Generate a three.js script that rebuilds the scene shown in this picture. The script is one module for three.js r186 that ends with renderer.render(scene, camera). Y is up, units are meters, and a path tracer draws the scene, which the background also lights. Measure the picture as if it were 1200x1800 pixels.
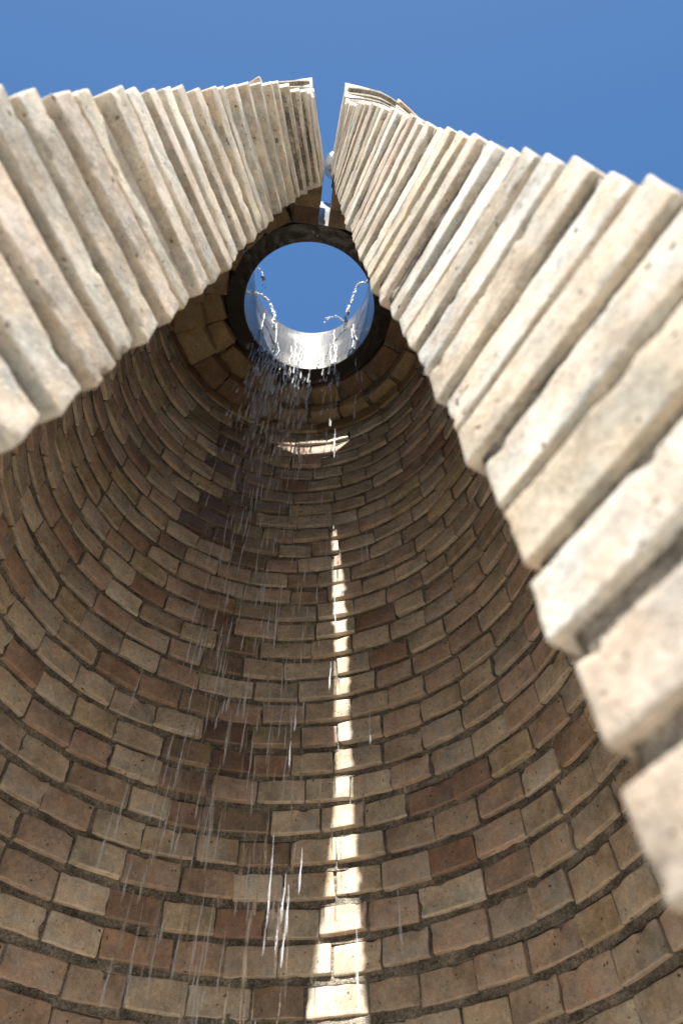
import * as THREE from 'three';
import { ImprovedNoise } from 'three/addons/math/ImprovedNoise.js';
import { mergeGeometries } from 'three/addons/utils/BufferGeometryUtils.js';

// ------------------------------------------------------------------ camera, sky, sun, exposure
const S = 0.96;                                   // metres per survey unit
const EYE = 1.25;                                 // camera height above the paving
const D2R = Math.PI / 180;
const scene = new THREE.Scene();
const camera = new THREE.PerspectiveCamera(70.82, 682 / 1024, 0.05, 400);
{
  const yaw = 8.41 * D2R, pitch = 55.05 * D2R, roll = -1.09 * D2R;
  const F = new THREE.Vector3(Math.sin(yaw) * Math.cos(pitch), Math.sin(pitch), -Math.cos(yaw) * Math.cos(pitch));
  const R = new THREE.Vector3(Math.cos(yaw), 0, Math.sin(yaw));
  const U = R.clone().cross(F);
  camera.position.set(0, EYE, 0);
  camera.up.copy(U.multiplyScalar(Math.cos(roll)).addScaledVector(R, -Math.sin(roll)));
  camera.lookAt(F.x, EYE + F.y, F.z);
  camera.focus = 1.95;
  camera.userData.fStop = 4;
}
const renderer = new THREE.WebGLRenderer({ antialias: true });
renderer.toneMapping = THREE.LinearToneMapping;
renderer.toneMappingExposure = 2.55;
renderer.shadowMap.enabled = true;
renderer.setSize(682, 1024);

const SUN_EL = 44 * D2R, SUN_AZ = -9 * D2R;       // from the front of the opening, a little to the left
{
  // clear blue sky, a little paler towards the horizon and round the sun
  const SKY = 0.375, W = 256, H = 128, a = new Float32Array(W * H * 4);
  const sd = new THREE.Vector3(Math.sin(SUN_AZ) * Math.cos(SUN_EL), Math.sin(SUN_EL), Math.cos(SUN_AZ) * Math.cos(SUN_EL));
  for (let j = 0; j < H; j++) for (let i = 0; i < W; i++) {
    const v = (j + 0.5) / H, el = (v - 0.5) * Math.PI, u = ((i + 0.5) / W - 0.5) * 2 * Math.PI;
    const d = new THREE.Vector3(Math.cos(u) * Math.cos(el), Math.sin(el), Math.sin(u) * Math.cos(el));
    const up = d.y < 0 ? 1 : d.y, hz = Math.pow(1 - up, 3.2), c = d.y < 0 ? sd.y : Math.max(0, d.dot(sd)), glow = Math.pow(c, 4) * 0.13;
    let r = 0.090 + 0.42 * hz + glow, g = 0.236 + 0.38 * hz + glow * 0.95, b = 0.55 + 0.22 * hz + glow * 0.8;
    const o = (j * W + i) * 4; a[o] = r * SKY; a[o + 1] = g * SKY; a[o + 2] = b * SKY; a[o + 3] = 1;
  }
  const t = new THREE.DataTexture(a, W, H, THREE.RGBAFormat, THREE.FloatType);
  t.mapping = THREE.EquirectangularReflectionMapping; t.magFilter = THREE.LinearFilter; t.minFilter = THREE.LinearFilter; t.needsUpdate = true;
  scene.background = t; scene.environment = t;
}
const sun = new THREE.DirectionalLight(new THREE.Color(1, 0.96, 0.90), 5.0);
sun.position.set(Math.sin(SUN_AZ) * Math.cos(SUN_EL) * 12, 2.5 + Math.sin(SUN_EL) * 12, -S + Math.cos(SUN_AZ) * Math.cos(SUN_EL) * 12);
sun.target.position.set(0, 2.5, -S);
sun.castShadow = true;
Object.assign(sun.shadow.camera, { left: -4, right: 4, top: 4, bottom: -4, near: 1, far: 40 });
sun.shadow.mapSize.set(4096, 4096);
scene.add(sun, sun.target);

// ------------------------------------------------------------------ helpers
function rng(seed) { let s = seed >>> 0; return () => { s = (s + 0x6D2B79F5) | 0; let t = Math.imul(s ^ (s >>> 15), 1 | s); t = (t + Math.imul(t ^ (t >>> 7), 61 | t)) ^ t; return ((t ^ (t >>> 14)) >>> 0) / 4294967296; }; }
const rnd = rng(20417), rr = (a, b) => a + (b - a) * rnd();
const perlin = new ImprovedNoise();
const noise = (x, y, z) => perlin.noise(x, y, z);
const counts = {};
function numbered(n) { const k = counts[n] = (counts[n] ?? -1) + 1; return k ? `${n}_${String(k).padStart(3, '0')}` : n; }
function tag(o, label, category, group) { Object.assign(o.userData, { label, category }); if (group) o.userData.group = group; return o; }
function mesh(name, g, m, parent = scene) { const o = new THREE.Mesh(g, m); o.name = numbered(name); o.castShadow = o.receiveShadow = true; parent.add(o); return o; }
function thing(name, pos = [0, 0, 0]) { const o = new THREE.Group(); o.name = numbered(name); o.position.set(...pos); scene.add(o); return o; }
const lerpK = (table, k) => { if (k <= table[0][0]) return table[0][1]; for (let i = 1; i < table.length; i++) if (k <= table[i][0]) { const [a, u] = table[i - 1], [b, v] = table[i]; return u + (v - u) * (k - a) / (b - a); } return table[table.length - 1][1]; };

// tiling value noise for textures
function tileNoise(N, cells, seed) {
  const r = rng(seed), g = new Float32Array(cells * cells).map(() => r());
  return (x, y) => {
    const fx = x / N * cells, fy = y / N * cells, x0 = Math.floor(fx), y0 = Math.floor(fy); let u = fx - x0, v = fy - y0; u = u * u * (3 - 2 * u); v = v * v * (3 - 2 * v);
    const i0 = x0 % cells, i1 = (x0 + 1) % cells, j0 = (y0 % cells) * cells, j1 = ((y0 + 1) % cells) * cells;
    return (g[j0 + i0] * (1 - u) + g[j0 + i1] * u) * (1 - v) + (g[j1 + i0] * (1 - u) + g[j1 + i1] * u) * v;
  };
}
function dataTex(N, fill, srgb) {
  const d = new Uint8Array(N * N * 4), c = [0, 0, 0];
  for (let y = 0; y < N; y++) for (let x = 0; x < N; x++) { fill(x, y, c); const o = (y * N + x) * 4; for (let k = 0; k < 3; k++) d[o + k] = Math.max(0, Math.min(255, c[k] * 255)); d[o + 3] = 255; }
  const t = new THREE.DataTexture(d, N, N); t.wrapS = t.wrapT = THREE.RepeatWrapping; t.magFilter = THREE.LinearFilter; t.minFilter = THREE.LinearMipmapLinearFilter; t.generateMipmaps = true;
  if (srgb) t.colorSpace = THREE.SRGBColorSpace; t.needsUpdate = true; return t;
}
// fired clay: blotches, fine grain, drag streaks, pits.  One tile covers 0.6 m.
const CLAY = 0.6;
function clayFields(seed, N) {
  const r = rng(seed), n1 = tileNoise(N, 7, seed + 1), n2 = tileNoise(N, 23, seed + 2), n3 = tileNoise(N, 80, seed + 3), n4 = tileNoise(N, 300, seed + 4);
  const pits = new Float32Array(N * N), lumps = new Float32Array(N * N);
  const stamp = (arr, x, y, rx, ry, a, amt) => {
    const R = Math.ceil(Math.max(rx, ry)) + 1, ca = Math.cos(a), sa = Math.sin(a);
    for (let j = -R; j <= R; j++) for (let i = -R; i <= R; i++) { const u = (i * ca + j * sa) / rx, v = (-i * sa + j * ca) / ry, q = u * u + v * v; if (q < 1) { const o = ((y + j + N) % N) * N + (x + i + N) % N; arr[o] = Math.max(arr[o], amt * (1 - q * q)); } }
  };
  for (let i = 0; i < 900; i++) { const s = 0.8 + 2.2 * r() * r(); stamp(pits, Math.floor(r() * N), Math.floor(r() * N), s * (1 + r()), s, r() * 3.2, 0.35 + 0.6 * r()); }
  for (let i = 0; i < 80; i++) { const s = 2.5 + 4.5 * r() * r(); stamp(pits, Math.floor(r() * N), Math.floor(r() * N), s * (1 + 1.2 * r()), s, r() * 3.2, 0.5 + 0.5 * r()); }
  for (let i = 0; i < 260; i++) stamp(lumps, Math.floor(r() * N), Math.floor(r() * N), 6 + 22 * r(), 1 + 1.5 * r(), (r() - 0.5) * 0.5, 0.5 * r());
  return { n1, n2, n3, n4, pits, lumps };
}
const TN = 1024, clayA = clayFields(11, TN), clayB = clayFields(57, TN);
const clayColor = (f, tint) => dataTex(TN, (x, y, c) => {
  const b = f.n1(x, y) * 0.45 + f.n2(x, y) * 0.3 + f.n3(x, y) * 0.25, g = f.n4(x, y), p = f.pits[y * TN + x], l = f.lumps[y * TN + x];
  const v = 0.86 + (b - 0.5) * 0.46 + (g - 0.5) * 0.13 + l * 0.05, warm = (f.n2((x + 300) % TN, (y + 77) % TN) - 0.5) * tint;
  const k = 1 - p * 0.62; c[0] = v * k + warm * 0.5; c[1] = v * k * (1 - 0.04 * p); c[2] = (v - 0.015) * k * (1 - 0.1 * p) - warm * 0.5;
}, true);
const clayBump = f => dataTex(TN, (x, y, c) => {
  const o = y * TN + x; c[0] = c[1] = c[2] = 0.62 + (f.n2(x, y) - 0.5) * 0.14 + (f.n3(x, y) - 0.5) * 0.2 + (f.n4(x, y) - 0.5) * 0.16 + f.lumps[o] * 0.1 - f.pits[o] * 0.55;
}, false);
const mapA = clayColor(clayA, 0.09), mapB = clayColor(clayB, 0.14), bumpA = clayBump(clayA), bumpB = clayBump(clayB);
const sand1 = tileNoise(512, 12, 91), sand2 = tileNoise(512, 60, 92), sand3 = tileNoise(512, 220, 93);
const sandMap = dataTex(512, (x, y, c) => { const v = 0.74 + (sand1(x, y) - 0.5) * 0.3 + (sand2(x, y) - 0.5) * 0.25 + (sand3(x, y) - 0.5) * 0.42; c[0] = v; c[1] = v * 0.985; c[2] = v * 0.95; }, true);
const sandBump = dataTex(512, (x, y, c) => { c[0] = c[1] = c[2] = 0.5 + (sand1(x, y) - 0.5) * 0.4 + (sand2(x, y) - 0.5) * 0.5 + (sand3(x, y) - 0.5) * 0.4; }, false);

const brickMat = (r, g, b, o = {}) => new THREE.MeshPhysicalMaterial({ color: new THREE.Color().setRGB(r, g, b), map: o.b ? mapB : mapA, bumpMap: o.b ? bumpB : bumpA, bumpScale: o.bump ?? 0.002, roughness: o.rough ?? 0.88, specularIntensity: o.spec ?? 0.5, clearcoat: o.coat ?? 0, clearcoatRoughness: 0.22 });
const DRY = [ // buff, cream, yellow, pink, tan, grey
  brickMat(0.724, 0.584, 0.445), brickMat(0.846, 0.718, 0.578, { b: 1 }), brickMat(0.746, 0.601, 0.428), brickMat(0.679, 0.518, 0.417, { b: 1 }), brickMat(0.601, 0.478, 0.372),
  brickMat(0.634, 0.535, 0.445, { b: 1 }), brickMat(0.779, 0.656, 0.518), brickMat(0.601, 0.450, 0.362, { b: 1 }), brickMat(0.701, 0.573, 0.450, { b: 1 })];
const REDS = [brickMat(0.578, 0.398, 0.295), brickMat(0.462, 0.306, 0.231, { b: 1 }), brickMat(0.613, 0.444, 0.341), brickMat(0.439, 0.312, 0.249, { b: 1 })];
const WET = [brickMat(0.410, 0.308, 0.216, { rough: 0.42, coat: 0.32 }), brickMat(0.324, 0.238, 0.178, { b: 1, rough: 0.42, coat: 0.32 }), brickMat(0.270, 0.178, 0.135, { rough: 0.42, coat: 0.32 }), brickMat(0.497, 0.389, 0.281, { b: 1, rough: 0.42, coat: 0.32 })];
const SOAKED = [brickMat(0.432, 0.295, 0.158, { rough: 0.6, coat: 0.15 }), brickMat(0.490, 0.353, 0.202, { b: 1, rough: 0.6, coat: 0.15 }), brickMat(0.302, 0.187, 0.115, { rough: 0.6, coat: 0.2 }), brickMat(0.518, 0.382, 0.223, { rough: 0.6, coat: 0.1 })];
const PALE = [brickMat(0.619, 0.548, 0.465), brickMat(0.668, 0.612, 0.540, { b: 1 }), brickMat(0.619, 0.540, 0.441, { b: 1 }), brickMat(0.612, 0.528, 0.453), brickMat(0.588, 0.528, 0.453), brickMat(0.683, 0.635, 0.580, { b: 1 }), brickMat(0.580, 0.477, 0.401, { b: 1 })];
const mortarMat = new THREE.MeshStandardMaterial({ color: new THREE.Color().setRGB(0.37, 0.34, 0.295), map: sandMap, bumpMap: sandBump, bumpScale: 0.004, roughness: 0.95 });

// ------------------------------------------------------------------ ground
const groundGeo = new THREE.CircleGeometry(160, 96); groundGeo.rotateX(-Math.PI / 2);
{ const p = groundGeo.attributes.position, uv = groundGeo.attributes.uv; for (let i = 0; i < p.count; i++) uv.setXY(i, p.getX(i) / 2, p.getZ(i) / 2); }
const ground = mesh('ground', groundGeo, new THREE.MeshStandardMaterial({ color: new THREE.Color().setRGB(1.0, 0.955, 0.885), map: sandMap, bumpMap: sandBump, bumpScale: 0.004, roughness: 0.93 }));
ground.userData.kind = 'structure';

// ------------------------------------------------------------------ the tower
// survey (unseen lowest courses aside), in units of S: course k has its foot at height H0 + P*k above the camera
const H0 = 0.6135, P = 0.07723, AX = new THREE.Vector3(0, 0, -S);
const yk = k => EYE + S * (H0 + P * k);
const INNER = [[-40, .736], [-6, .735], [-4, .729], [-2, .717], [0, .702], [2, .686], [4, .670], [6, .655], [8, .641], [10, .629], [12, .618], [14, .609], [16, .600], [18, .591], [20, .582], [22, .572], [24, .560], [26, .546], [27, .536], [28, .516], [29, .420], [30, .342], [31, .43], [40, .43]];
const OUTER = [[-40, .998], [-6, .992], [0, .957], [4, .925], [8, .896], [12, .871], [15, .854], [18, .836], [22, .803], [24, .785], [26, .767], [28, .752], [30, .741], [32, .737], [33, .741], [34, .748], [35, .762]];
const PHI_L = [[-24, -72], [-18, -70], [-12, -54], [-8, -28], [-6, -20.5], [-.6, -17.9], [1.4, -16], [3.4, -14.8], [5.4, -13.6], [8.4, -11.4], [10.4, -10.2], [12.4, -9], [14.4, -7.5], [16.4, -5.3], [18.4, -3], [20.4, -.6], [22, 2.2], [24, 3.0], [28, 3.3], [35, 4.2]];  // lowest entries are unseen, widened to let in more bounce light
const PHI_R = [[-24, 66], [-18, 66], [-12, 48], [-8, 20], [-6.5, 14.4], [-5.3, 14], [-2.3, 13.4], [1.7, 12.5], [3.7, 12], [5.7, 11.3], [7.7, 9.9], [9.7, 9.4], [12.7, 8.6], [14.7, 7.7], [17.7, 6.8], [19.7, 6.3], [24, 6.4], [28, 6.8], [35, 8.0]];  // unseen foot of the opening spread likewise, to brighten the inside
const DIR_L = [[-24, -75], [-18, -70], [-12, -55], [-8, -32], [-6, -27], [11, -27], [13, -24.5], [16, -20], [20, -16], [35, -15]];
const DIR_R = [[-24, 70], [-18, 66], [-12, 50], [-8, 24], [-6, 21.5], [10, 21.3], [13, 19], [16, 17], [20, 13], [25, 8.5], [30, 5.5], [35, 4.5]];
const rin = k => S * lerpK(INNER, k), rout = k => S * lerpK(OUTER, k);
const K0 = -24, K1 = 35;
const at = (rad, phi, y) => new THREE.Vector3(rad * Math.sin(phi * D2R), y, AX.z + rad * Math.cos(phi * D2R));

// a hand-made brick: rounded, slightly crooked box; local x along the wall, y up, z from the inner to the outer face
function brickGeo(w, h, l, edge, seed, nx, ny, nz, wob = 0.0016, batter = 0) {
  const g = new THREE.BoxGeometry(w, h, l, nx, ny, nz), p = g.attributes.position, uv = g.attributes.uv, hx = w / 2, hy = h / 2, hz = l / 2;
  const snap = (v, half, n) => { const i = Math.round((v / (2 * half) + 0.5) * n); if (i === 0) return -half; if (i === n) return half; if (n < 3) return v; if (i === 1) return -half + edge; if (i === n - 1) return half - edge; return -half + edge + (i - 1) / (n - 2) * 2 * (half - edge); };
  const r = rng(seed * 7919 + 13), ou = r() * 1, ov = r() * 1, sk = [r() - .5, r() - .5, r() - .5, r() - .5].map(v => v * 2), sx = r() * 90, fl = r() < .5 ? 1 : -1;
  const acc = new Map(), key = [];
  for (let i = 0; i < p.count; i++) {
    let x = snap(p.getX(i), hx, nx), y = snap(p.getY(i), hy, ny), z = snap(p.getZ(i), hz, nz);
    const face = Math.floor(i / 1e9);
    key.push(`${x.toFixed(5)},${y.toFixed(5)},${z.toFixed(5)}`);
    const X = x, Y = y, Z = z;
    // round
    const e = edge * (1 + 0.3 * noise(X * 55 + sx, Y * 55, Z * 55));
    const qx = Math.max(-hx + e, Math.min(hx - e, x)), qy = Math.max(-hy + e, Math.min(hy - e, y)), qz = Math.max(-hz + e, Math.min(hz - e, z));
    let dx = x - qx, dy = y - qy, dz = z - qz; const L = Math.hypot(dx, dy, dz);
    if (L > e) { dx *= e / L; dy *= e / L; dz *= e / L; x = qx + dx; y = qy + dy; z = qz + dz; }
    // crooked, wavy, chipped
    const ax = Math.abs(X) / hx, ay = Math.abs(Y) / hy, az = Math.abs(Z) / hz;
    const edges = (ax > .93) + (ay > .85) + (az > .95);
    let n1 = noise(X * 16 + sx, Y * 16 + 3, Z * 16 + 7), n2 = noise(X * 60 + 5, Y * 60 + sx, Z * 60);
    let dd = wob * (n1 * 1.1 + n2 * 0.45);
    if (edges >= 2) { const chip = noise(X * 34 + sx * 2, Y * 34, Z * 34 + 11); if (chip > 0.24) dd -= (chip - 0.24) * wob * 8; }
    x += Math.sign(X) * dd * (ax > .8 ? 1 : .2); y += Math.sign(Y) * dd * (ay > .8 ? 1 : .2); z += Math.sign(Z) * dd * (az > .8 ? 1 : .2);
    y += sk[0] * wob * X / hx * .8 + sk[1] * wob * Z / hz * 1.1; x += sk[2] * wob * Y / hy * .8; z += sk[3] * wob * Y / hy * .7 + batter * (Y / hy) * (Z > 0 ? Z / hz : 0);
    p.setXYZ(i, x, y, z);
  }
  // box-mapped uv in metres
  g.computeVertexNormals();
  const nrm = g.attributes.normal, b = new THREE.BoxGeometry(1, 1, 1, nx, ny, nz).attributes.normal;
  for (let i = 0; i < p.count; i++) {
    const x = p.getX(i), y = p.getY(i), z = p.getZ(i);
    if (Math.abs(b.getX(i)) > .5) uv.setXY(i, z * fl / CLAY + ou, y / CLAY + ov); else if (Math.abs(b.getY(i)) > .5) uv.setXY(i, x / CLAY + ou + .3, z / CLAY + ov); else uv.setXY(i, x * fl / CLAY + ou + .6, y / CLAY + ov + .4);
    const a = acc.get(key[i]) ?? [0, 0, 0]; a[0] += nrm.getX(i); a[1] += nrm.getY(i); a[2] += nrm.getZ(i); acc.set(key[i], a);
  }
  for (let i = 0; i < p.count; i++) { const a = acc.get(key[i]), L = Math.hypot(...a) || 1; nrm.setXYZ(i, a[0] / L, a[1] / L, a[2] / L); }
  return g;
}

const tower = thing('brick_tower', [0, 0, -S]);
tag(tower, 'tapering round tower of cream handmade bricks with a tall narrow pointed opening, seen from below', 'tower');
const BH = 0.0582;                                              // brick height
const LEN = 0.245;
const WIDTHS = [0.094, 0.105, 0.112, 0.118, 0.126, 0.15];
const stock = {};
function stockGeo(wi, v, fine) { const id = `${wi}_${v}_${fine}`; return stock[id] ??= brickGeo(WIDTHS[wi], BH, LEN, 0.0034, wi * 31 + v * 7 + 5, fine ? 8 : 5, fine ? 5 : 4, 3, 0.0019); }

const wedge = v => stock['w' + v] ??= (() => { const g = brickGeo(.112, BH, LEN, .004, 900 + v * 17, 5, 4, 4, .0022), p = g.attributes.position; for (let i = 0; i < p.count; i++) p.setX(i, p.getX(i) * (1 + .72 * (p.getZ(i) / LEN + .5))); return g; })();
const cam = camera.position;
const inv = new THREE.Matrix4(); camera.updateMatrixWorld(); camera.updateProjectionMatrix(); inv.multiplyMatrices(camera.projectionMatrix, camera.matrixWorldInverse);
function openAt(k, phi) { return phi > lerpK(PHI_L, k) - 1 && phi < lerpK(PHI_R, k) + 1; }
function inSight(pt) {                                          // is this spot of the inner face in the photograph and not behind the front wall?
  const q = pt.clone().applyMatrix4(inv); if (Math.abs(q.x) > 1.05 || Math.abs(q.y) > 1.05 || q.z > 1) return false;
  for (let i = 1; i < 60; i++) {
    const t = i / 60 * 0.97, x = cam.x + (pt.x - cam.x) * t, y = cam.y + (pt.y - cam.y) * t, z = cam.z + (pt.z - cam.z) * t - AX.z, k = ((y - EYE) / S - H0) / P, rho = Math.hypot(x, z);
    if (k < -30 || k > 36) continue;
    let phi = Math.atan2(x, z) / D2R;
    if (rho > rin(k) + 0.02 && rho < rout(k) && !openAt(k, phi)) return false;
  }
  return true;
}

const singles = [], rest = [];                                  // interior bricks: { geo, mat, matrix, area, name }
const M4 = new THREE.Matrix4(), QT = new THREE.Quaternion(), EU = new THREE.Euler();
function place(center, dirDeg, tilt = [0, 0, 0]) {              // local z -> horizontal direction dirDeg (0 = towards +z), centre given in world
  EU.set(tilt[0], dirDeg * D2R + tilt[1], tilt[2], 'YXZ'); QT.setFromEuler(EU);
  return new THREE.Matrix4().compose(center.clone().sub(AX), QT, new THREE.Vector3(1, 1, 1));
}
const pick = a => a[Math.floor(rnd() * a.length)];
const mortar = [];
function mortarBlock(poly, y0, y1, seed) {                      // poly: list of outlines { x, z } closed ring, side walls with lumps, lids
  const rows = 4, n = poly.length, pos = [], uv = [], idx = [];
  let run = 0; const runs = [0];
  for (let i = 1; i <= n; i++) { const a = poly[i - 1], b = poly[i % n]; run += Math.hypot(a.x - b.x, a.z - b.z); runs.push(run); }
  for (let j = 0; j <= rows; j++) for (let i = 0; i <= n; i++) {
    const a = poly[i % n], y = y0 + (y1 - y0) * j / rows, d = noise(a.x * 22 + 3, y * 30, a.z * 22) * 0.003;
    pos.push(a.x + a.nx * d, y, a.z + a.nz * d); uv.push(runs[i] / 0.35, y / 0.35);
  }
  for (let j = 0; j < rows; j++) for (let i = 0; i < n; i++) { const a = j * (n + 1) + i, b = a + 1, c = a + n + 1, d = c + 1; idx.push(a, c, b, b, c, d); }
  const h = n / 2;                                              // lids: inner and outer outline run in opposite directions
  for (const row of [0, rows]) { const from = row * (n + 1), base = pos.length / 3; for (let i = 0; i < n; i++) { const o = (from + i) * 3; pos.push(pos[o], pos[o + 1], pos[o + 2]); uv.push(pos[o] / .35, pos[o + 2] / .35); } for (let i = 0; i < h - 1; i++) { const a = base + i, b = base + i + 1, c = base + n - 1 - i, d = base + n - 2 - i; if (row) idx.push(a, b, c, b, d, c); else idx.push(a, c, b, b, c, d); } }
  const g = new THREE.BufferGeometry(); g.setAttribute('position', new THREE.Float32BufferAttribute(pos, 3)); g.setAttribute('uv', new THREE.Float32BufferAttribute(uv, 2)); g.setIndex(idx); g.computeVertexNormals(); return g;
}

for (let k = K0; k <= K1; k++) {
  const r = rin(k) * 1, ro = rout(k), y = yk(k) + BH / 2, jr = k >= -8 ? 1 : 0;
  const corbel = k === 29 || k === 30, sink = -.415 * Math.max(0, Math.min(1, (30 - k) / 20));
  const jl = [lerpK(PHI_L, k + .8 + sink) + rr(-.35, .35) * jr, lerpK(DIR_L, k + .8) + rr(-1, 1)], jR = [lerpK(PHI_R, k + .8) + rr(-.3, .3) * jr, lerpK(DIR_R, k + .8) + rr(-.8, .8)];
  const jw = 0.118, ends = [];
  // the two bricks whose long side faces the opening
  for (const [side, [phi, dir]] of [[-1, jl], [1, jR]]) {
    const rj = (k >= 28 ? S * [.512, .503, .493, .487, .481, .474, .467, .46][k - 28] : r) + rr(-.004, .004) * jr;
    const I = at(rj, phi, y + (side < 0 ? sink * S * P : 0)), d = new THREE.Vector3(Math.sin(dir * D2R), 0, Math.cos(dir * D2R)), w = new THREE.Vector3(side * d.z, 0, -side * d.x);
    // length so that the outer corner comes to the outer radius
    const ix = I.x, iz = I.z - AX.z, b = ix * d.x + iz * d.z, len = -b + Math.sqrt(b * b - (ix * ix + iz * iz) + (ro + (side < 0 && k < 20 ? .008 : -.002)) ** 2) + rr(-.0035, .0035) * jr;
    const h = k === 35 ? 0.082 : 0.0575 + rr(-.0045, .0025), near = k < 8;
    if (k === 35) I.y += .013;
    const c = I.clone().addScaledVector(d, len / 2).addScaledVector(w, jw / 2);
    const batter = k === 35 ? 0.009 : k >= 32 ? 0.004 : 0;
    const geo = brickGeo(jw, h, len, near ? 0.0028 : 0.0024, (k + 40) * 2 + (side > 0 ? 1 : 0), 4, near ? 10 : 6, near ? 36 : 18, 0.0012, batter);
    const m = place(c, dir, [rr(-.006, .006), 0, side * rr(-.02, .02)]);
    const mat = k > 32 ? PALE[1] : rnd() < .1 ? PALE[6] : pick(PALE.slice(0, 6));
    if (k >= -7) singles.push({ geo, mat, m, area: 1e9, name: 'jamb_brick' }); else rest.push({ geo, mat, m });
    const far = I.clone().addScaledVector(w, jw + 0.004);
    ends.push({ phi: Math.atan2(far.x, far.z - AX.z) / D2R, off: dir - phi, I, d, w, len });
    if (corbel) {                                               // the corbelled courses reach further in: a second brick in front, flush with the slit
      const z0 = r - .036 * S, z1 = S * .5, l2 = z1 - z0, ex = side < 0 ? .031 * S : .072 * S; const g2 = brickGeo(jw * .8, h, l2, 0.004, k * 3 + side + 400, 4, 4, 4, .0018);
      singles.push({ geo: g2, mat: pick(SOAKED), m: place(new THREE.Vector3(ex + side * jw * .4, y, AX.z + (z0 + z1) / 2), 0), area: 1e9, name: 'corbel_brick' });
      ends[ends.length - 1].phi = Math.atan2(ex + side * (jw * .8 + .004), z0) / D2R;
    }
  }
  // the ring of headers between them, from the right jamb round the back to the left jamb
  let a0 = ends[1].phi, a1 = 360 + ends[0].phi; const span = (a1 - a0) * D2R * r;
  const ws = []; let sum = 0;
  while (sum < span - .05) { const wi = corbel ? 1 + Math.floor(rnd() * 3) : k > 17 ? (rnd() < .3 ? 5 : rnd() < .5 ? 4 : Math.floor(rnd() * 4)) : rnd() < .06 ? 5 : rnd() < .1 ? 0 : 1 + Math.floor(rnd() * 4); ws.push(wi); sum += WIDTHS[wi] + .0022; }
  const stretch = span / sum; let s = a0;
  ws.forEach((wi, n) => {
    const dphi = (WIDTHS[wi] + .0022) * stretch / r / D2R, phi = s + dphi / 2; s += dphi;
    const off = ends[1].off * Math.pow(.72, n + 1) + ends[0].off * Math.pow(.78, ws.length - n);
    const spread = k >= 31 && phi < 120 ? .03 * S * Math.max(0, Math.min(1, (phi - 6) / 11)) : 0;
    const rk = corbel ? r + S * (.03 * Math.sin(phi * D2R) - .036 * Math.cos(phi * D2R)) : r, proud = rr(-.005, .005) + (rnd() < .06 ? rr(-.006, .006) : 0), len = corbel ? ro - rk - .01 : ro - r + spread;
    const ri = rk + proud, c = at(ri, phi, y + rr(-.0015, .0015) + (k === 35 ? .013 : 0)), dir = phi + off;
    c.x += Math.sin(dir * D2R) * len / 2; c.z += Math.cos(dir * D2R) * len / 2;
    const m = place(c, dir, [rr(-.01, .01), rr(-.022, .022), rr(-.012, .012)]);
    m.scale(new THREE.Vector3(stretch, (k === 35 ? 1.4 : 1) + rr(-.05, .04), len / LEN));
    const face = at(r - .002, phi, y), seen = inSight(face);
    const dist = face.distanceTo(cam), area = seen ? WIDTHS[wi] / (dist * dist) : 0;
    const px = face.x / S, wetness = face.z < AX.z + .2 ? Math.max(0, 1 - Math.abs(px + .12 - .02 * (14 - k) * .3) / .24) : 0;
    let mat; const inStrip = Math.abs(px - .22) < .09 && face.z < AX.z;  // paler bricks where the sun strip falls, brightening it by colour
    if (corbel || k === 28) mat = pick(SOAKED);
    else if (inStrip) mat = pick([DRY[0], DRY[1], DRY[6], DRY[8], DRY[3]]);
    else if (k >= 18 && rnd() < wetness * .95) mat = pick(WET);
    else if (rnd() < .07 + wetness * (k < 18 ? .6 : .2)) mat = rnd() < wetness * .7 ? pick(WET) : pick(REDS);
    else mat = k > 31 ? pick(PALE) : pick(DRY);
    const wed = corbel || k >= 31; if (wed) m.scale(new THREE.Vector3(WIDTHS[wi] / .112, 1, 1));
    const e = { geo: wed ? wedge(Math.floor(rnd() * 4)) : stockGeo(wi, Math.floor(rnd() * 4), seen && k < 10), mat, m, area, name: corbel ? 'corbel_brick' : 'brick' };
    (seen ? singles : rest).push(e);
  });
  // mortar: a ring a little behind the faces, from one jamb to the other
  const back = k < 2 ? 0.009 : 0.0125, jb = 0.0105, iy = yk(k) - S * P + BH - 0.001, ty = yk(k) + BH - .002;
  const outline = []; const M = 110;
  const rj0 = Math.hypot(ends[1].I.x, ends[1].I.z - AX.z), rj1 = Math.hypot(ends[0].I.x, ends[0].I.z - AX.z);
  const pA = Math.atan2(ends[1].I.x + ends[1].w.x * jb, ends[1].I.z - AX.z + ends[1].w.z * jb) / D2R, pB = 360 + Math.atan2(ends[0].I.x + ends[0].w.x * jb, ends[0].I.z - AX.z + ends[0].w.z * jb) / D2R;
  const outP = e => { const q = e.I.clone().addScaledVector(e.d, e.len - .006).addScaledVector(e.w, jb); return Math.atan2(q.x, q.z - AX.z) / D2R; };
  const pa = corbel ? 15 : pA, pb = corbel ? 360.5 : pB;
  const oA = outP(ends[1]), oB = 360 + outP(ends[0]), J = 22;
  const ri = k === 29 ? .53 * S : k === 30 ? .475 * S : r + back;
  const pts = [];
  for (let i = 0; i <= M; i++) { const f = pa + (pb - pa) * i / M; pts.push([ri, f, -1]); }
  const innerA = pts;
  const outerA = []; for (let i = 0; i <= M; i++) { const f = oB + (oA - oB) * i / M; outerA.push([ro - .005 + (k >= 31 && f < 120 ? .03 * S * Math.max(0, Math.min(1, (f - 6) / 11)) : 0), f, 1]); }
  const toXZ = ([rad, f, sgn]) => ({ x: rad * Math.sin(f * D2R), z: rad * Math.cos(f * D2R), nx: sgn * Math.sin(f * D2R), nz: sgn * Math.cos(f * D2R) });
  const poly = [], A = innerA.map(toXZ), B = outerA.map(toXZ);
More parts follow.
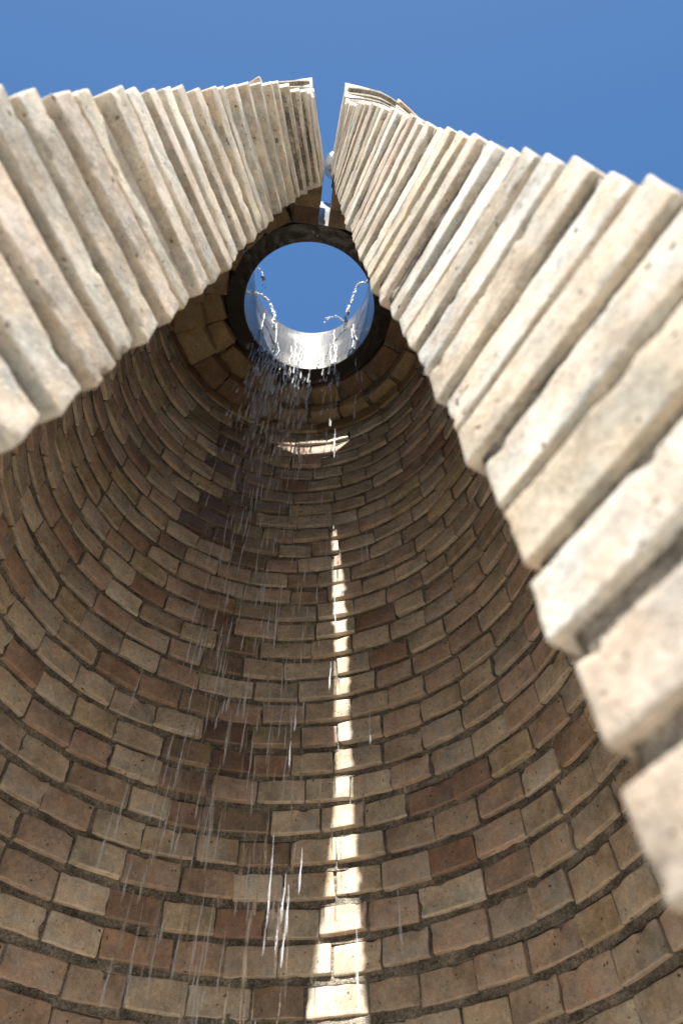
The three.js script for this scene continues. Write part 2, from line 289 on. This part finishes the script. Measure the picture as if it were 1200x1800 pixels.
  // jamb faces are subdivided so that they can be lumpy
  const lerpP = (a, b, t, n) => ({ x: a.x + (b.x - a.x) * t, z: a.z + (b.z - a.z) * t, nx: n[0], nz: n[1] });
  const nL = [-ends[0].w.x, -ends[0].w.z], nR = [-ends[1].w.x, -ends[1].w.z];
  const half = J / 2;
  for (let i = half; i >= 1; i--) poly.push(lerpP(A[0], B[M], i / J, nR));
  poly.push(...A); for (let i = 1; i <= half; i++) poly.push(lerpP(A[M], B[0], i / J, nL));
  for (let i = half + 1; i < J; i++) poly.push(lerpP(A[M], B[0], i / J, nL)); poly.push(...B);
  for (let i = J - 1; i >= half + 1; i--) poly.push(lerpP(A[0], B[M], i / J, nR));
  if (poly.length % 2) poly.push(lerpP(A[0], B[M], (half + .5) / J, nR));
  mortar.push(mortarBlock(poly, iy, ty, k));
  if (corbel) { // bedding between the wedge bricks, set back above their undersides
    const q = [], w0 = r + .05 * S, w1 = ri + .01; for (let i = 0; i <= M; i++) q.push(toXZ([w0, 16 + 343 * i / M, -1])); for (let i = M; i >= 0; i--) q.push(toXZ([w1, 16 + 343 * i / M, 1]));
    mortar.push(mortarBlock(q, yk(k) + .012, ty - .003, k));
  }
}
mesh('mortar', mergeGeometries(mortar), mortarMat, tower);
singles.sort((a, b) => b.area - a.area);
let shown = 0;
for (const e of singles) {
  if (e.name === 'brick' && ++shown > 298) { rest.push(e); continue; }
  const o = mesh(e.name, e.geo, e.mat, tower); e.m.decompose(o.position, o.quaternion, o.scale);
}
{ // every other brick: one part for each tone
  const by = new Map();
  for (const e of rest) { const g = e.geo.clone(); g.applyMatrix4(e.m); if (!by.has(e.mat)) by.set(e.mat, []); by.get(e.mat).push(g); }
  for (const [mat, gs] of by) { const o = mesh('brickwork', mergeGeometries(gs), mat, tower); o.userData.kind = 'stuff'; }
}
console.log('singles', singles.length, 'shown', Math.min(shown, 298), 'of', shown, 'rest', rest.length);

// ------------------------------------------------------------------ the ring-shaped water drum on the corbelled courses
const DZ = -S - 0.03 * S, DX = 0.033 * S, DR = 0.268 * S, DO = 0.335 * S, DB = EYE + 2.95 * S, DT = EYE + 3.37 * S;
const st1 = tileNoise(512, 6, 301), st2 = tileNoise(512, 40, 302), st3 = tileNoise(512, 128, 303);
const streakMap = dataTex(512, (x, y, c) => { const v = 0.72 + (st2(x, (y * .12) % 512) - .5) * .14 + (st3(x, (y * .05) % 512) - .5) * .08 + (st1(x, y) - .5) * .3 + (st3((x * .1) % 512, y) - .5) * .16, lime = Math.max(0, st1((x + 200) % 512, (y + 90) % 512) - .62) * 1.2; c[0] = v + lime; c[1] = v * .985 + lime; c[2] = v * .95 + lime * .95; }, true);
const wetSteel = new THREE.MeshPhysicalMaterial({ color: new THREE.Color().setRGB(0.24, 0.235, 0.22), metalness: 0.25, roughness: 0.5, map: streakMap, bumpMap: streakMap, bumpScale: 0.0025, clearcoat: 0.7, clearcoatRoughness: 0.08 });
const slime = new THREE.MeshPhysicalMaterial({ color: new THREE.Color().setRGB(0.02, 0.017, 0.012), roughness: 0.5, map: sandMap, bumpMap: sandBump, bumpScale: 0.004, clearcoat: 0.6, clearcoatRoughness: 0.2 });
const drum = thing('water_drum', [DX, DB, DZ]);
tag(drum, 'ring-shaped wet grey metal drum with open centre, set in the tower top, spilling water', 'water drum');
{
  const H = DT - DB, pr = [];
  const lathe = (pts, mat, name) => { const g = new THREE.LatheGeometry(pts.map(([a, b]) => new THREE.Vector2(a, b)), 120); const uv = g.attributes.uv, p = g.attributes.position; for (let i = 0; i < uv.count; i++) uv.setXY(i, uv.getX(i) * 4, p.getY(i) * 2.5); return mesh(name, g, mat, drum); };
  lathe([[DR + .004, 0.004], [DR, .012], [DR - .002, H * .5], [DR - .004, H - .01], [DR, H], [DR + .008, H], [DR + .008, .02], [DR + .004, .004]], wetSteel, 'sleeve');
  lathe([[DO - .008, .02], [DO - .008, H - .005], [DO, H], [DO + .004, H - .01], [DO, H * .5], [DO, .006], [DO - .008, .02]], wetSteel, 'outer_shell');
  { // flange that bridges the gap to the corbelled bricks, open at the slit
    const a0 = 14 * D2R, fl = new THREE.Shape(); fl.absarc(0, 0, .47 * S, Math.PI / 2 + a0 * .1, 2.5 * Math.PI - a0, false); fl.absarc(0, 0, DO + .002, 2.5 * Math.PI - a0, Math.PI / 2 + a0 * .1, true);
    const g = new THREE.ExtrudeGeometry(fl, { depth: .012, bevelEnabled: false, curveSegments: 90 }); g.rotateX(Math.PI / 2); g.translate(0, .075 * S, 0); mesh('flange', g, slime, drum);
  }
  // underside, black with algae
  const g = new THREE.RingGeometry(DR + .002, DO + .004, 160, 10), p = g.attributes.position; g.rotateX(Math.PI / 2);
  for (let i = 0; i < p.count; i++) { const x = p.getX(i), z = p.getZ(i); p.setY(i, noise(x * 40, 1, z * 40) * .002 - .003); }
  const uv = g.attributes.uv; for (let i = 0; i < p.count; i++) uv.setXY(i, p.getX(i) * 4, p.getZ(i) * 4);
  g.computeVertexNormals(); mesh('underside', g, slime, drum);
}

// ------------------------------------------------------------------ supply pipe with a rounded end, above the slit
{
  const pipe = thing('supply_pipe', [0.09 * S, DT, AX.z + .44 * S]);
  tag(pipe, 'wet metal water pipe with a rounded end, seen through the slit above the drum', 'pipe');
  const curve = new THREE.CatmullRomCurve3([[0, .10, 0], [.03, .10, -.01], [.1, .09, -.05], [.2, .05, -.06], [.26, -.05, -.05], [.27, -.3, -.04]].map(v => new THREE.Vector3(...v)));
  const chrome = new THREE.MeshPhysicalMaterial({ color: new THREE.Color().setRGB(0.5, 0.51, 0.5), metalness: 0.9, roughness: 0.22, bumpMap: sandBump, bumpScale: 0.002, clearcoat: 0.6, clearcoatRoughness: 0.05 });
  mesh('pipe_tube', new THREE.TubeGeometry(curve, 48, .045, 24), chrome, pipe);
  const cap = mesh('pipe_end', new THREE.SphereGeometry(.056, 32, 20), chrome, pipe); cap.position.set(-.004, .10, 0);
}

// ------------------------------------------------------------------ water
const waterMat = new THREE.MeshPhysicalMaterial({ color: 0xffffff, transmission: 1, thickness: 0.01, ior: 1.33, roughness: 0.03 });
const whiteWaterMat = new THREE.MeshPhysicalMaterial({ color: new THREE.Color().setRGB(0.95, 0.96, 0.98), transmission: 0.2, thickness: 0, ior: 1.33, roughness: 0.15 });  // white stands in for sky glints on the threads; jets share it
const paleGlintMat = new THREE.MeshPhysicalMaterial({ color: new THREE.Color().setRGB(0.9, 0.92, 0.95), transmission: 0.38, thickness: 0, ior: 1.33, roughness: 0.3 });  // pale colour imitates sky glints on the falling streaks
function jet(name, pts, rad, seed, label) {
  const curve = new THREE.CatmullRomCurve3(pts.map(v => new THREE.Vector3(DX + v[0] * S, EYE + v[1] * S, DZ + v[2] * S))), L = curve.getLength(), r = rng(seed * 77 + 3), gs = [];
  const up = new THREE.Vector3(0, 1, 0), N = Math.round(L / (rad * .8));
  for (let i = 0; i < N; i++) {
    const t = i / N, thin = t > .55 ? (t - .55) / .45 : 0; if (r() < thin * .75 || (t > .1 && r() < .3)) continue;
    const p = curve.getPointAt(Math.max(0, Math.min(1, t + (r() - .5) * .6 / N))), d = curve.getTangentAt(t), g = new THREE.IcosahedronGeometry(1, 2), q = new THREE.Quaternion().setFromUnitVectors(up, d);
    const a = rad * (.28 + .85 * r() * r() + .1) * (1 - thin * .5), j = rad * (1.2 + thin * 2.2), v = g.attributes.position, s0 = r() * 40;
    for (let k = 0; k < v.count; k++) { const w = 1 + .45 * noise(v.getX(k) * 1.6 + s0, v.getY(k) * 1.6, v.getZ(k) * 1.6); v.setXYZ(k, v.getX(k) * w, v.getY(k) * w, v.getZ(k) * w); }
    g.applyMatrix4(new THREE.Matrix4().compose(p.add(new THREE.Vector3((r() - .5) * j, (r() - .5) * j, (r() - .5) * j)), q, new THREE.Vector3(a, a * (1.1 + r() * 1.3), a))); g.computeVertexNormals(); gs.push(g);
  }
  return tag(mesh(name, mergeGeometries(gs), whiteWaterMat), label, 'water jet', 'water jets inside the drum');
}
jet('water_jet', [[-.262, 3.33, .03], [-.235, 3.32, .02], [-.215, 3.24, .01], [-.20, 3.12, 0]], .0065, 1, 'short white water jet falling from the left rim of the drum, the upper one');
jet('water_jet', [[-.262, 3.27, -.07], [-.22, 3.30, -.085], [-.17, 3.24, -.11], [-.145, 3.10, -.13], [-.14, 2.95, -.14]], .0078, 5, 'arching white water jet low on the left inside of the drum');
jet('water_jet', [[.262, 3.33, .03], [.225, 3.34, .01], [.19, 3.22, -.02], [.165, 3.05, -.05], [.155, 2.85, -.06]], .0072, 9, 'long curved white water jet falling from the right rim of the drum');
jet('water_jet', [[.19, 3.28, -.18], [.15, 3.31, -.15], [.10, 3.24, -.13], [.07, 3.10, -.12]], .006, 13, 'small arching white water jet at the lower right inside of the drum');

{ // trickles down the far inside of the drum
  const gs = [], r = rng(808);
  for (let i = 0; i < 18; i++) {
    const a0 = (125 + 120 * r()) * D2R, y0 = DB + (DT - DB) * (.35 + .6 * r()), n = 10, pts = []; let a = a0;
    for (let j = 0; j <= n; j++) { a += (r() - .5) * .035; const t = j / n, rad = DR - .006; pts.push(new THREE.Vector3(DX + rad * Math.sin(a), y0 + (DB - y0) * t, DZ + rad * Math.cos(a))); }
    const g = new THREE.TubeGeometry(new THREE.CatmullRomCurve3(pts), 40, .0014 + .003 * r() * r(), 7), p = g.attributes.position, nn = g.attributes.normal;
    for (let k = 0; k < p.count; k++) { const d = .004 * noise(p.getX(k) * 30, p.getY(k) * 70, i); p.setXYZ(k, p.getX(k) + nn.getX(k) * d * .4, p.getY(k), p.getZ(k) + nn.getZ(k) * d * .4); }
    g.computeVertexNormals(); gs.push(g);
  }
  const o = mesh('trickling_water', mergeGeometries(gs), whiteWaterMat); o.userData.kind = 'stuff'; tag(o, 'thin wet trickles running down the far inside face of the drum', 'trickling water');
}
{ // falling drops and threads
  // one thread of falling water: beaded, unevenly thick, slightly bent; several are bundled in one mesh, a little apart
  const threads = []; for (let q = 0; q < 3; q++) {
    const pts = []; for (let i = 0; i <= 26; i++) { const t = i / 26, e = Math.sin(Math.PI * t) ** .5; pts.push(new THREE.Vector2(i % 26 ? e * (.28 + .75 * Math.abs(noise(t * 9, q * 7.3, 4)) + .5 * Math.max(0, noise(t * 23, q * 3.1, 9))) : 0, t - .5)); }
    const g = new THREE.LatheGeometry(pts, 7), p = g.attributes.position; for (let i = 0; i < p.count; i++) { const y = p.getY(i); p.setX(i, p.getX(i) + noise(y * 3, q, 1) * 2.2 + (q - 1) * 1.2); p.setZ(i, p.getZ(i) + noise(y * 3, q, 8) * 2.2); p.setY(i, y * (.55 + .2 * q) + (q - 1) * .16); } g.computeVertexNormals(); threads.push(g);
  }
  const thread = mergeGeometries(threads);
  const make = (mat, list, label) => { const im = new THREE.InstancedMesh(thread, mat, list.length); im.name = numbered('falling_water'); list.forEach((m, i) => im.setMatrixAt(i, m)); im.userData.kind = 'stuff'; im.castShadow = true; scene.add(im); tag(im, label, 'falling water'); };
  const A = [], B = [], C = [];
  const add = (x, y, z, len, rad) => { const lean = new THREE.Euler(rr(-.03, .03), 0, rr(-.04, .04)); (y > DB - .8 && len > .028 && rnd() < .55 ? C : rad > .0012 || rnd() < .4 ? A : B).push(new THREE.Matrix4().compose(new THREE.Vector3(x, y, z), new THREE.Quaternion().setFromEuler(lean), new THREE.Vector3(rad, len, rad * rr(.7, 1.2)))); };
  // streams start round the left and far side of the drum's lip
  const streams = [];
  for (let i = 0; i < 58; i++) { const a = (rnd() < .85 ? rr(172, 236) : rr(115, 255)) * D2R, rad = DR * rr(.9, 1.12); streams.push([DX + rad * Math.sin(a), DZ + rad * Math.cos(a), rr(.3, 1.4)]); }
  for (const [x, z, w] of streams) {
    let y = DB - rr(0, .08);
    while (y > .25) {
      const fall = DB - y, spread = .012 + fall * .028;
      if (rnd() < (fall < .75 ? 1 : .7)) add(x + rr(-1, 1) * spread, y, z + rr(-1, 1) * spread, fall < .75 ? rr(.04, .14) : rr(.05, .15), fall < .75 ? rr(.0011, .0023) : rr(.0007, .0014));
      if (rnd() < .14 * w && fall < 1.2) for (let q = 0; q < 3; q++) add(x + rr(-1, 1) * spread * 1.5, y + rr(-.05, .05), z + rr(-1, 1) * spread * 1.5, rr(.006, .02), rr(.001, .002));
      y -= rr(.03, .12) * (1 + fall * .6) / w;
    }
  }
  for (let i = 0; i < 46; i++) add(.022 * S + rr(-.014, .014), EYE + S * rr(2.9, 3.3), AX.z + S * rr(.27, .30), rr(.012, .05), rr(.001, .0025));   // dripping through the slit
  // a few thicker, brighter ropes of water low down
  for (let i = 0; i < 26; i++) { const a = rr(150, 230) * D2R, rad = DR * rr(.85, 1.2), y = rr(.9, 2.6), x = DX + rad * Math.sin(a) - .02, z = DZ + rad * Math.cos(a); for (let q = 0; q < 5; q++) add(x + rr(-.008, .008), y + rr(-.06, .06), z + rr(-.008, .008), rr(.03, .09), rr(.0006, .0013)); }
  make(waterMat, A, 'clear glassy drops and threads of water falling from the drum down the inside of the tower');
  make(whiteWaterMat, C, 'threads of water with sky glints coloured in white, pouring from the lip of the drum');
  make(paleGlintMat, B, 'pale streaks of water with sky glints put into the colour, falling among the clear drops inside the tower');
}
renderer.render(scene, camera);
